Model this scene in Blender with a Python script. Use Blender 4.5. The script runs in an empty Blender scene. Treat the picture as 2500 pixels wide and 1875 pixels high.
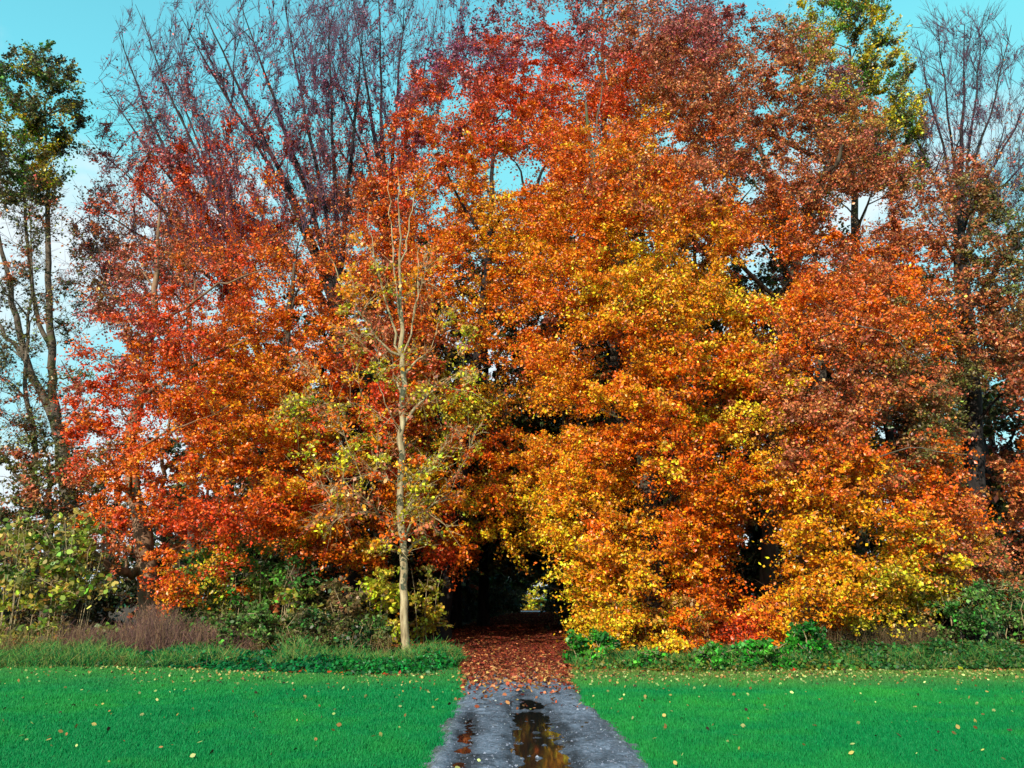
import bpy, math
import numpy as np
rng = np.random.default_rng(7)
PI = math.pi
S = bpy.context.scene
COL = S.collection

# ------------------------------------------------------------------ camera
F, PX, PY = 1925.0, 1250.0, 937.5          # focal length in photo pixels (photo is 2500 x 1875)
TH = math.radians(15.07)
CH = 1.6
cam_d = bpy.data.cameras.new('camera'); cam = bpy.data.objects.new('camera', cam_d); COL.objects.link(cam)
cam.location = (0, 0, CH); cam.rotation_euler = (PI/2 + TH, 0, 0)
cam_d.sensor_width = 36; cam_d.lens = 36*F/2500; cam_d.clip_end = 3000
S.camera = cam

# ------------------------------------------------------------------ light
SUN_EL, SUN_AZ = math.radians(27), math.radians(205)     # azimuth clockwise from +Y (north)
sd = np.array([math.sin(SUN_AZ)*math.cos(SUN_EL), math.cos(SUN_AZ)*math.cos(SUN_EL), math.sin(SUN_EL)])
from mathutils import Vector
sl = bpy.data.lights.new('sun', 'SUN'); so = bpy.data.objects.new('sun', sl); COL.objects.link(so)
sl.energy = 5.0; sl.angle = math.radians(0.5); sl.color = (1.0, 0.90, 0.74)
so.rotation_euler = Vector(sd).to_track_quat('Z', 'Y').to_euler(); so.location = (0, -20, 30)
W = bpy.data.worlds.new('World'); S.world = W; W.use_nodes = True
nt = W.node_tree; nt.nodes.clear()
def N(t, typ, **kw):
    n = t.nodes.new(typ)
    for k, v in kw.items(): setattr(n, k, v)
    return n
out = N(nt, 'ShaderNodeOutputWorld'); bg = N(nt, 'ShaderNodeBackground'); sky = N(nt, 'ShaderNodeTexSky')
sky.sky_type = 'NISHITA'; sky.sun_disc = False; sky.sun_elevation = SUN_EL; sky.sun_rotation = SUN_AZ
sky.air_density = 1.0; sky.dust_density = 0.6; sky.ozone_density = 1.0
tint = N(nt, 'ShaderNodeMix', data_type='RGBA', blend_type='MULTIPLY'); tint.inputs[0].default_value = 1
tint.inputs[7].default_value = (1.7, 3.9, 2.8, 1)
cap = N(nt, 'ShaderNodeMix', data_type='RGBA', blend_type='DARKEN'); cap.inputs[0].default_value = .9; cap.inputs[7].default_value = (3.1, 6.8, 7.7, 1)
tc = N(nt, 'ShaderNodeTexCoord'); mp = N(nt, 'ShaderNodeMapping'); mp.inputs['Scale'].default_value = (1, 1, 2.2)
nz = N(nt, 'ShaderNodeTexNoise'); nz.inputs['Scale'].default_value = 2.6; nz.inputs['Detail'].default_value = 7; nz.inputs['Roughness'].default_value = 0.55
sep = N(nt, 'ShaderNodeSeparateXYZ')
el = N(nt, 'ShaderNodeMapRange'); el.inputs[1].default_value = 0.05; el.inputs[2].default_value = 0.62; el.inputs[3].default_value = 0.26; el.inputs[4].default_value = -0.05
ad = N(nt, 'ShaderNodeMath', operation='ADD')
rp = N(nt, 'ShaderNodeMapRange'); rp.inputs[1].default_value = 0.50; rp.inputs[2].default_value = 0.72; rp.interpolation_type = 'SMOOTHSTEP'
cm = N(nt, 'ShaderNodeMix', data_type='RGBA'); cm.inputs[7].default_value = (7.2, 8.2, 8.7, 1)
L = nt.links.new
L(sky.outputs[0], tint.inputs[6]); L(tc.outputs['Generated'], mp.inputs[0]); L(mp.outputs[0], nz.inputs['Vector'])
L(tc.outputs['Generated'], sep.inputs[0]); L(sep.outputs[2], el.inputs[0]); L(nz.outputs[0], ad.inputs[0]); L(el.outputs[0], ad.inputs[1])
L(ad.outputs[0], rp.inputs[0]); L(rp.outputs[0], cm.inputs[0]); L(tint.outputs[2], cap.inputs[6]); L(cap.outputs[2], cm.inputs[6])
L(cm.outputs[2], bg.inputs[0]); bg.inputs[1].default_value = 0.105; L(bg.outputs[0], out.inputs[0])
S.view_settings.view_transform = 'Standard'; S.view_settings.look = 'None'
S.view_settings.exposure = 0.22; S.view_settings.gamma = 1
S.cycles.max_bounces = 6; S.cycles.diffuse_bounces = 3; S.cycles.transmission_bounces = 4; S.cycles.glossy_bounces = 2

# ------------------------------------------------------------------ helpers
def ray(px, py):
    u = np.asarray(px, float) - PX; v = PY - np.asarray(py, float)
    return u, F*math.cos(TH) - v*math.sin(TH), F*math.sin(TH) + v*math.cos(TH)
def at(px, py, d):
    """the point d metres ahead that the photo shows at pixel px, py"""
    u, y, z = ray(px, py)
    return np.stack([u/y*d, np.zeros_like(u) + d, CH + z/y*d], -1)
def gnd(px, py):
    u, y, z = ray(px, py); k = -CH/z
    return np.stack([u*k, y*k, 0*u], -1)
def pix(p):
    p = np.asarray(p, float); x, y, z = p[..., 0], p[..., 1], p[..., 2]-CH
    f = y*math.cos(TH) + z*math.sin(TH); v = -y*math.sin(TH) + z*math.cos(TH)
    return PX + F*x/f, PY - F*v/f
def s2l(c):
    c = np.asarray(c, float)/255
    return np.where(c < .04045, c/12.92, ((c+.055)/1.055)**2.4)
def unit(v):
    return v/(np.linalg.norm(v, axis=-1, keepdims=True)+1e-9)

def mesh_from(name, verts, faces, mats, parent=None, colors=None, midx=None, smooth=False):
    """faces: (n,k) array or list of arrays"""
    fl = faces if isinstance(faces, list) else [faces]
    fl = [f for f in fl if len(f)]
    me = bpy.data.meshes.new(name)
    V = np.asarray(verts, np.float32)
    me.vertices.add(len(V)); me.vertices.foreach_set('co', V.ravel())
    loops = np.concatenate([f.ravel() for f in fl]).astype(np.int32)
    tot = np.concatenate([np.full(len(f), f.shape[1]) for f in fl]).astype(np.int32)
    st = np.concatenate([[0], np.cumsum(tot)[:-1]]).astype(np.int32)
    me.loops.add(len(loops)); me.loops.foreach_set('vertex_index', loops)
    me.polygons.add(len(tot)); me.polygons.foreach_set('loop_start', st); me.polygons.foreach_set('loop_total', tot)
    for m in (mats if isinstance(mats, (list, tuple)) else [mats]): me.materials.append(m)
    if midx is not None: me.polygons.foreach_set('material_index', np.asarray(midx, np.int32))
    me.polygons.foreach_set('use_smooth', np.full(len(tot), smooth))
    me.update(calc_edges=True)
    if colors is not None:
        a = me.attributes.new('tint', 'FLOAT_COLOR', 'FACE')
        c = np.ones((len(tot), 4), np.float32); c[:, :3] = colors; a.data.foreach_set('color', c.ravel())
    o = bpy.data.objects.new(name, me); COL.objects.link(o)
    if parent is not None: o.parent = parent
    return o
def tag(o, label=None, cat=None, group=None, kind=None):
    if label: o['label'] = label
    if cat: o['category'] = cat
    if group: o['group'] = group
    if kind: o['kind'] = kind
    return o
def root(name, loc, label, cat, group=None):
    e = bpy.data.objects.new(name, None); COL.objects.link(e); e.location = loc; e.empty_display_size = .3
    return tag(e, label, cat, group)

def tubes(polys, sides=6):
    """polys: list of (pts (n,3), radii (n))"""
    V, Fq, off = [], [], 0
    ang = np.arange(sides)/sides*2*PI
    for P, R in polys:
        P = np.asarray(P, float); R = np.asarray(R, float); n = len(P)
        T = unit(np.gradient(P, axis=0))
        ref = np.array([1., 0, 0]) if abs(T[0, 0]) < .8 else np.array([0, 1., 0])
        A = unit(np.cross(T, ref)); B = np.cross(T, A)
        ring = P[:, None] + R[:, None, None]*(A[:, None]*np.cos(ang)[None, :, None] + B[:, None]*np.sin(ang)[None, :, None])
        V.append(ring.reshape(-1, 3))
        i = np.arange(n-1)[:, None]*sides; j = np.arange(sides)[None]; k = (j+1) % sides
        q = np.stack([i+j, i+k, i+sides+k, i+sides+j], -1).reshape(-1, 4) + off
        Fq.append(q); off += n*sides
    return np.concatenate(V), np.concatenate(Fq)
def sticks(A, B, ra, rb):
    """many straight 3-sided sticks at once"""
    n = len(A); T = unit(B-A); ref = np.where(np.abs(T[:, :1]) < .8, [[1., 0, 0]], [[0, 1., 0]])
    X = unit(np.cross(T, ref)); Y = np.cross(T, X)
    ra = np.broadcast_to(ra, n); rb = np.broadcast_to(rb, n)
    V = np.zeros((n, 6, 3))
    for k in range(3):
        o = X*math.cos(k*2*PI/3)+Y*math.sin(k*2*PI/3)
        V[:, k] = A+o*ra[:, None]; V[:, 3+k] = B+o*rb[:, None]
    b = np.arange(n)[:, None]*6
    Fq = np.concatenate([b+np.array([[k, (k+1) % 3, 3+(k+1) % 3, 3+k]]) for k in range(3)])
    return V.reshape(-1, 3), Fq

def leaf_quads(P, size, up=.5, sunb=.35, aspect=.68, light=(-.25, -.8, .3), points=4):
    """leaf blades at P, folded a little at random; returns verts, faces"""
    n = len(P)
    nrm = unit(rng.normal(size=(n, 3))*.75 + np.array([0, 0, up]) + np.array(light)*sunb)
    a = unit(np.cross(nrm, unit(rng.normal(size=(n, 3))))); b = np.cross(nrm, a)
    s = (np.asarray(size)*rng.uniform(.45, 1.45, n))[:, None]
    w = s*aspect*rng.uniform(.8, 1.2, (n, 1))
    if points == 4:
        V = np.stack([P-a*s*.5, P+b*w*.5-a*s*.02, P+a*s*.5+nrm*s*.1, P-b*w*.5+a*s*.05], 1)
    else:
        V = np.stack([P-a*s*.5, P+b*w*.42-a*s*.2, P+b*w*.5+a*s*.12, P+a*s*.5, P-b*w*.46+a*s*.15, P-b*w*.42-a*s*.24], 1)
    k = V.shape[1]
    return V.reshape(-1, 3), np.arange(n*k).reshape(n, k)

# ------------------------------------------------------------------ materials
def mat(name):
    m = bpy.data.materials.new(name); m.use_nodes = True; t = m.node_tree
    p = t.nodes['Principled BSDF']; return m, t, p
def leafmat(name, trans=.35, rough=.5, spec=.25):
    m, t, p = mat(name)
    a = N(t, 'ShaderNodeAttribute', attribute_name='tint')
    t.links.new(a.outputs['Color'], p.inputs['Base Color']); p.inputs['Roughness'].default_value = rough
    p.inputs['Specular IOR Level'].default_value = spec
    tr = N(t, 'ShaderNodeBsdfTranslucent'); mx = N(t, 'ShaderNodeMixShader'); mx.inputs[0].default_value = trans
    t.links.new(a.outputs['Color'], tr.inputs[0]); t.links.new(p.outputs[0], mx.inputs[1]); t.links.new(tr.outputs[0], mx.inputs[2])
    t.links.new(mx.outputs[0], t.nodes['Material Output'].inputs[0])
    return m
def noisemat(name, c1, c2, c3, scale=6, rough=.9, bump=.4, stretch=(1, 1, 1), detail=8, spots=None, spec=.2):
    m, t, p = mat(name)
    tc = N(t, 'ShaderNodeTexCoord'); mp = N(t, 'ShaderNodeMapping'); mp.inputs['Scale'].default_value = stretch
    n1 = N(t, 'ShaderNodeTexNoise'); n1.inputs['Scale'].default_value = scale; n1.inputs['Detail'].default_value = detail
    n1.inputs['Roughness'].default_value = .65
    cr = N(t, 'ShaderNodeValToRGB'); e = cr.color_ramp.elements
    e[0].position = .33; e[0].color = (*c1, 1); e[1].position = .68; e[1].color = (*c3, 1)
    x = e.new(.5); x.color = (*c2, 1)
    l = t.links.new
    l(tc.outputs['Object'], mp.inputs[0]); l(mp.outputs[0], n1.inputs['Vector']); l(n1.outputs[0], cr.inputs[0])
    src = cr.outputs[0]
    if spots:
        n2 = N(t, 'ShaderNodeTexNoise'); n2.inputs['Scale'].default_value = spots[0]; n2.inputs['Detail'].default_value = 3
        r2 = N(t, 'ShaderNodeMapRange'); r2.inputs[1].default_value = spots[2]; r2.inputs[2].default_value = spots[2]+.12
        mx = N(t, 'ShaderNodeMix', data_type='RGBA'); mx.inputs[7].default_value = (*spots[1], 1)
        l(tc.outputs['Object'], n2.inputs['Vector']); l(n2.outputs[0], r2.inputs[0]); l(r2.outputs[0], mx.inputs[0]); l(src, mx.inputs[6]); src = mx.outputs[2]
    l(src, p.inputs['Base Color']); p.inputs['Roughness'].default_value = rough; p.inputs['Specular IOR Level'].default_value = spec
    b = N(t, 'ShaderNodeBump'); b.inputs['Strength'].default_value = bump; b.inputs['Distance'].default_value = .03
    l(n1.outputs[0], b.inputs['Height']); l(b.outputs[0], p.inputs['Normal'])
    return m
M_leaf = leafmat('autumn leaf', .22, .36, .45)
M_green = leafmat('green leaf', .3, .4, .35)
M_litter = leafmat('fallen leaf', .1, .7, .15)
M_grassblade = leafmat('grass blade', .3, .6, .2)
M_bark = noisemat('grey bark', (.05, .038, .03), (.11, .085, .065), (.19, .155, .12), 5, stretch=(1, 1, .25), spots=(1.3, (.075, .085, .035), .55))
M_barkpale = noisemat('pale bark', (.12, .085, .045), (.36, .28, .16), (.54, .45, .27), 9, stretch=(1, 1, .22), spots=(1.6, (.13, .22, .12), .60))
M_barkwarm = noisemat('warm lit bark', (.10, .055, .035), (.22, .125, .075), (.34, .21, .13), 6, stretch=(1, 1, .25), spots=(1.3, (.10, .10, .04), .58))  # warm sunlight on the red beech trunk is put into this bark colour
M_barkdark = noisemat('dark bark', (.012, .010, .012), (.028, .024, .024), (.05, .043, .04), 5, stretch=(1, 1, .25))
M_twig = noisemat('twig bark', (.05, .028, .05), (.08, .045, .078), (.12, .07, .105), 3)
M_twigbrown = noisemat('brown twig', (.03, .017, .012), (.055, .032, .02), (.09, .055, .035), 3)
M_twigpale = noisemat('pale twig', (.26, .19, .10), (.36, .27, .15), (.46, .36, .21), 3)
M_lawn = noisemat('lawn', (.002, .105, .030), (.003, .135, .040), (.008, .165, .048), 1.2, bump=.5, detail=10)
M_floor = noisemat('forest floor', (.03, .018, .01), (.07, .035, .018), (.12, .06, .025), 9, bump=.8)
M_path = noisemat('gravel track', (.085, .10, .135), (.15, .175, .235), (.24, .27, .36), 22, bump=.9, detail=12, spots=(6, (.10, .09, .09), .62))
m, t, p = mat('puddle water'); M_water = m
p.inputs['Base Color'].default_value = (.012, .011, .010, 1); p.inputs['Roughness'].default_value = .05; p.inputs['IOR'].default_value = 1.33
p.inputs['Specular IOR Level'].default_value = .5
nw = N(t, 'ShaderNodeTexNoise'); nw.inputs['Scale'].default_value = 9; bw = N(t, 'ShaderNodeBump'); bw.inputs['Strength'].default_value = .06; bw.inputs['Distance'].default_value = .02
t.links.new(nw.outputs[0], bw.inputs['Height']); t.links.new(bw.outputs[0], p.inputs['Normal'])

# ------------------------------------------------------------------ colours of the foliage, as patches 125 photo pixels wide
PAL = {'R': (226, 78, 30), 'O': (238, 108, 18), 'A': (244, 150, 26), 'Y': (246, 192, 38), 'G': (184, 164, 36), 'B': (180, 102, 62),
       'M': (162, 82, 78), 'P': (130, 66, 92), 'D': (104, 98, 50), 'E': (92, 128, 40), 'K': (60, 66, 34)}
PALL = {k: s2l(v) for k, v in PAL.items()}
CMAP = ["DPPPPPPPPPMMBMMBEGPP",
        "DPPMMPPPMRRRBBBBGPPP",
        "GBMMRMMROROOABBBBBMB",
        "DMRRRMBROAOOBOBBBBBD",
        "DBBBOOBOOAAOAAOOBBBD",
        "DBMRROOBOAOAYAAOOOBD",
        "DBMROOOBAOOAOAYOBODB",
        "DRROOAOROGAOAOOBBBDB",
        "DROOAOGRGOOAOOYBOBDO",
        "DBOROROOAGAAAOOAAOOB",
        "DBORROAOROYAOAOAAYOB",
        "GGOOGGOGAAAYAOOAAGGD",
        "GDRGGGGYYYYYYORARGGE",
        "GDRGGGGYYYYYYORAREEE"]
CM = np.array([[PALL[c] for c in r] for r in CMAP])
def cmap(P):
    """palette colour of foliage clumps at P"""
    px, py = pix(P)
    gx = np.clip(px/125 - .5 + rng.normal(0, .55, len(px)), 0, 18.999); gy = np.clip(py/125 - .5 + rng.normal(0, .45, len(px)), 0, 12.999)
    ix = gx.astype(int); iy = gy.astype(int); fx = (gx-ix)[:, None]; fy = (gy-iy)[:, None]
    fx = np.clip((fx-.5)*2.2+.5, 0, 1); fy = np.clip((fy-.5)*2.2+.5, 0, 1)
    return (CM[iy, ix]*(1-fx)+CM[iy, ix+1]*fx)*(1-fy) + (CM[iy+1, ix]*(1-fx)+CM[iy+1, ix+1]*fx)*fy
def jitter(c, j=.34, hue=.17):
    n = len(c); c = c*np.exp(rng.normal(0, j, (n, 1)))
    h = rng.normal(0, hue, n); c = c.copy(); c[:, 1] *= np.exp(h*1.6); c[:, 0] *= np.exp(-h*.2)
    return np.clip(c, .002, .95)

# dark gaps in the wall of leaves: px, py, half width, half height
GAPS = np.array([(1262, 420, 80, 34), (1245, 425, 50, 40), (1620, 345, 60, 28), (1770, 445, 90, 26), (1855, 660, 85, 55), (1700, 600, 45, 35),
                 (1478, 862, 62, 48), (1330, 780, 66, 34), (1345, 1010, 95, 36), (1500, 1000, 60, 30), (1550, 1180, 22, 60), (2185, 1045, 48, 60),
                 (1858, 1330, 62, 110), (1605, 1440, 38, 100), (2383, 1110, 40, 100), (2420, 1000, 80, 80), (1640, 1190, 26, 46), (1232, 1466, 146, 108), (365, 1420, 30, 150), (330, 1210, 28, 60), (1450, 350, 18, 50), (1600, 1300, 34, 60), (1988, 1500, 34, 46), (2440, 1230, 40, 80), (1080, 480, 40, 26), (1240, 900, 44, 26), (1760, 960, 40, 28), (1400, 560, 44, 24),
                 (1100, 850, 90, 26), (480, 1340, 50, 50), (250, 1400, 70, 80), (350, 1010, 55, 26),
                 (1095, 250, 50, 25), (1940, 640, 40, 24), (2090, 520, 60, 50), (520, 700, 60, 30), (1400, 690, 40, 20), (640, 1350, 60, 60),
                 (1310, 1370, 70, 36), (1740, 790, 50, 34), (1010, 1300, 30, 50), (760, 1430, 120, 60), (1860, 800, 46, 34), (1690, 960, 40, 30), (1430, 1240, 40, 30),
                 (1990, 900, 50, 34), (1560, 560, 46, 28), (1150, 640, 50, 26), (2110, 1300, 60, 40), (1780, 1090, 44, 36), (890, 900, 50, 30), (620, 1180, 60, 24)], float)
def in_gap(px, py):
    q = ((px[:, None]-GAPS[:, 0])/(GAPS[:, 2]*1.2))**2 + ((py[:, None]-GAPS[:, 1])/(GAPS[:, 3]*1.2))**2
    return (q < 1).any(1)

# ------------------------------------------------------------------ foliage clumps
def foliage(C, R, n_leaf, size, col, bdir=None, sprays=8, flat=.45, droop=.35, twigr=.007, updir=0., twigs=True, sub=0, up=.5, points=4, hue=.17, jit=.42, spread=.17, along=0.):
    """C clump centres (m,3), R radii (m), col (m,3). Leaves sit along sprays of twigs. -> leaf V,F,col ; twig V,F"""
    m = len(C); D = rng.normal(size=(m, sprays, 3)); D[..., 2] *= flat
    if bdir is not None: D += bdir[:, None]*(2.3 if along > 2 else 1.5)
    D = unit(D); D[..., 2] += updir; D = unit(D)
    Ls = (R[:, None]*rng.uniform(.6, 1.15, (m, sprays)))
    O = np.repeat(C[:, None], sprays, 1)
    if along: O = O - bdir[:, None]*(R[:, None]*along*rng.uniform(0, 1, (m, sprays)))[..., None] + rng.normal(size=O.shape)*.02
    ci = np.repeat(np.arange(m), n_leaf)
    si = rng.integers(0, sprays, len(ci)); tt = rng.uniform(.08, 1.0, len(ci))**.75
    d = D[ci, si]; ln = Ls[ci, si]
    P = O[ci, si] + d*(tt*ln)[:, None]
    P[:, 2] -= droop*tt**2*ln
    jt = rng.normal(size=(len(ci), 3))*(R[ci]*spread)[:, None]; jt[:, 2] *= .65
    P = P + jt; P[:, 2] = np.maximum(P[:, 2], .05)
    lv, lf = leaf_quads(P, size, up=up, points=points)
    lc = jitter(col[ci]*np.exp(rng.normal(0, .16, (m, sprays)))[ci, si][:, None], jit, hue)
    tw = None
    if twigs:
        A = O.reshape(-1, 3); l2 = Ls.reshape(-1, 1); d2 = D.reshape(-1, 3)
        Mid = A+d2*l2*.5; Mid[:, 2] -= droop*.2*l2[:, 0]; B = A+d2*l2; B[:, 2] -= droop*l2[:, 0]*.9
        a = [A, Mid]; b = [Mid, B]; r1 = [np.full(len(A), twigr*1.5), np.full(len(A), twigr)]; r2 = [np.full(len(A), twigr), np.full(len(A), twigr*.5)]
        for s in range(sub):
            t0 = rng.uniform(.15, .95, (len(A), 1)); st = A+d2*l2*t0; st[:, 2] -= (droop*t0*t0*l2*.8)[:, 0]
            dd = unit(d2+rng.normal(size=d2.shape)*(.28 if along > 2 else .45)+np.array([0, 0, updir*.6])); en = st+dd*l2*rng.uniform(.25, .55, (len(A), 1))
            a.append(st); b.append(en); r1.append(np.full(len(A), twigr*.8)); r2.append(np.full(len(A), twigr*.35))
        tw = sticks(np.concatenate(a), np.concatenate(b), np.concatenate(r1), np.concatenate(r2))
    return lv, lf, lc, tw
def crown(parent, fo, mleaf, mtwig, name='crown'):
    lv, lf, lc, tw = fo
    if tw is None: return mesh_from(name, lv, lf, mleaf, parent, lc)
    tv, tf = tw; V = np.concatenate([lv, tv])
    cols = np.concatenate([lc, np.full((len(tf), 3), .1)])
    mi = np.concatenate([np.zeros(len(lf)), np.ones(len(tf))])
    return mesh_from(name, V, [lf, tf+len(lv)], [mleaf, mtwig], parent, cols, mi)

# ------------------------------------------------------------------ trees
def smooth_line(P, n):
    P = np.asarray(P, float); t = np.linspace(0, 1, len(P)); q = np.linspace(0, 1, n)
    return np.stack([np.interp(q, t, P[:, k]) for k in range(P.shape[1])], 1)
def wiggle(P, amp):
    w = rng.normal(size=P.shape)*amp; w[0] = 0; w[-1] *= .3
    return P+w
def tree(name, label, trunk, env, n, rad=1.0, leaves=410, size=.10, b=4.5, limbs=(), group=None, cat='tree', bark=None, twig=None, mleaf=None,
         pal=None, sparse=False, gaps=True, sub=1, detail=True, sprays=8, updir=0., flat=.27, droop=.5, back=.26, limbr=None, up=.5, mind=.43, density=None, twigr=.007, bright=1., lk=.9, points=4, spread=.10, along=1.2, patchy=0.):
    bark = bark or M_bark; twig = twig or (M_twig if along > 2 else M_twigbrown); mleaf = mleaf or M_leaf
    T = np.array([list(at(a, c, d))+[r] for a, c, d, r in trunk]); T[0, 2] = -.05
    org = T[0, :3].copy(); org[2] = 0
    nt_ = max(12, len(T)*4); Tl = smooth_line(T, nt_); Tl[:, 3] *= .88 if name == 'slender_tree' else 1.
    Tl[1:-1, :2] += rng.normal(0, .035, (nt_-2, 2))
    Tl[0, 3] *= 1.45; Tl[1, 3] *= 1.12
    dt = T[0, 1]
    rt = root(name, org, label, cat, group)
    # skeleton nodes
    nodes = [p for p in Tl[int(nt_*.2):, :3]]; par = [-1]*len(nodes); nrad = [r for r in Tl[int(nt_*.2):, 3]]; owner = [-1]*len(nodes)
    polys = []; first = []
    def add(path, r0, r1, att):
        o = owner[att] if owner[att] >= 0 else len(first)
        if owner[att] < 0: first.append([])
        rr = np.linspace(r0, r1, len(path)); first[o].append((path, rr))
        for q, r in zip(path[1:], rr[1:]): nodes.append(q); nrad.append(r); owner.append(o)
    for lb in limbs:
        P = np.array([at(a, c, d) for a, c, d in lb[0]]); P = wiggle(smooth_line(P, max(8, len(P)*3)), .04)
        i = int(np.argmin(np.linalg.norm(np.array(nodes)-P[0], axis=1))); P[0] = nodes[i]
        add(P, lb[1], lb[2], i)
    # crown clumps
    E = np.array(env, float); ys = rng.uniform(E[0, 0], E[-1, 0], n*10); xl = np.interp(ys, E[:, 0], E[:, 1]); xr = np.interp(ys, E[:, 0], E[:, 2])
    keep = rng.uniform(0, (E[:, 2]-E[:, 1]).max(), len(ys)) < (xr-xl); ys, xl, xr = ys[keep], xl[keep], xr[keep]
    u = rng.uniform(-1, 1, len(ys)); xs = (xl+xr)/2+u*(xr-xl)/2
    bk = rng.uniform(size=len(ys)) < back
    k = np.sqrt(np.clip(1-u*u, 0, 1)); h = (ys-E[0, 0])/(E[-1, 0]-E[0, 0])
    prof = np.sqrt(np.clip(1-(np.clip(.5-h, 0, 1)*1.7)**2, .05, 1))
    dep = dt - b*k*prof*rng.uniform(.45, 1, len(ys)); dep[bk] = dt + b*k[bk]*rng.uniform(0, .8, bk.sum())
    if gaps:
        ok = ~in_gap(xs, ys); xs, ys, dep = xs[ok], ys[ok], dep[ok]
    C = at(xs, ys, dep); C = C[C[:, 2] > .3]
    acc = []
    for c in C:
        if len(acc) >= n: break
        if not acc or (np.linalg.norm(np.array(acc)-c, axis=1).min() > rad*mind): acc.append(c)
    C = np.array(acc)
    Rr = rad*rng.uniform(.45, 1.25, len(C))
    # branches towards the clumps, nearest the trunk first
    tp = Tl[:, :3]
    dtr = np.linalg.norm(C[:, None]-tp[None], axis=2).min(1)
    bdir = np.zeros_like(C); order = np.argsort(dtr)
    for i in order:
        c = C[i]; NN = np.array(nodes); v = c-NN; dist = np.linalg.norm(v, axis=1)
        hor = np.linalg.norm(v[:, :2], axis=1)
        cost = dist + 1.5*np.maximum(0, lk*hor - v[:, 2])*.8
        j = int(np.argmin(cost)); p0 = NN[j]; L_ = dist[j]
        ns = max(3, int(L_/.8)+2); t_ = np.linspace(0, 1, ns)[:, None]
        path = p0+(c-p0)*t_; path[:, 2] += np.sin(t_[:, 0]*PI)*L_*.08
        path = wiggle(path, (.012 if along > 2 else .03)*min(L_, 2.5))
        r0 = min(nrad[j]*.7, .018+.014*L_+.01*(owner[j] < 0)*L_); add(path, r0, min(.012, r0), j)
        bdir[i] = (c-p0)/max(L_, .01)
    # geometry
    loc = org
    def build(nm, polys, sides):
        V, Fc = tubes(polys, sides); return mesh_from(nm, V-loc, Fc, bark, rt, smooth=True)
    if detail:
        build('trunk', [(Tl[:, :3], Tl[:, 3])], 12)
        big = [f for f in first]
        big.sort(key=lambda f: -sum(len(x[0]) for x in f))
        for f in big[:40]: build('limb', f, 6)
        if len(big) > 40: build('limb', [x for f in big[40:] for x in f], 5)
    else:
        build('trunk', [(Tl[:, :3], Tl[:, 3])]+[x for f in first for x in f], 6)
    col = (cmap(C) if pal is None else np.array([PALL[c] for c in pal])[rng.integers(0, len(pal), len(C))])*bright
    nl = np.full(len(C), leaves)
    if density is not None: nl = (nl*density(*pix(C))).astype(int)
    if patchy: nl = nl*np.clip(np.exp(rng.normal(-.3, patchy, len(C))), .1, 2.4)
    nl = np.maximum(3, (nl*rng.uniform(.6, 1.3, len(C))).astype(int))
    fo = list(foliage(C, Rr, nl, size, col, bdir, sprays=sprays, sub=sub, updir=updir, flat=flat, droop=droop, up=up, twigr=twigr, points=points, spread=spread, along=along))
    fo[0] = fo[0]-loc
    if fo[3] is not None: fo[3] = (fo[3][0]-loc, fo[3][1])
    crown(rt, fo, mleaf, twig)
    return rt

exec_order = []
# ---- slender pale tree standing in front, left of the track
tree('slender_tree', 'slender tree with a pale lit trunk standing in front, left of the track', 
     [(992, 1612, 22, .125), (986, 1450, 22, .12), (984, 1300, 22, .112), (982, 1100, 22, .10), (986, 950, 22, .09), (981, 850, 22, .078), (976, 700, 22, .045), (975, 560, 22, .03), (972, 430, 22, .012)],
     [(560, 880, 1060), (800, 760, 1150), (1000, 700, 1180), (1200, 730, 1130), (1330, 820, 1060)], 100, rad=.85, leaves=110, size=.095, b=2.2, along=1.,
     limbs=[([(978, 875, 22), (950, 760, 21.8), (915, 640, 21.7), (900, 520, 21.6)], .042, .009), ([(972, 880, 22), (900, 800, 21.5), (840, 700, 21.2), (800, 620, 21)], .04, .009),
            ([(988, 870, 22), (1010, 780, 22), (1020, 690, 22.2), (1022, 600, 22.3)], .032, .008), ([(978, 800, 22), (960, 650, 22), (952, 540, 22), (950, 440, 22)], .03, .008),
            ([(984, 1060, 22), (950, 1000, 21.4), (920, 930, 21)], .022, .008), ([(978, 650, 22), (1000, 560, 22), (1012, 470, 22)], .03, .01),
            ([(984, 1180, 22), (900, 1160, 21.2), (840, 1170, 20.8)], .018, .008)],
     bark=M_barkpale, twig=M_twigpale, pal='GAGOGBA', gaps=False, sub=2, back=.4, points=6, updir=.1)
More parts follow.
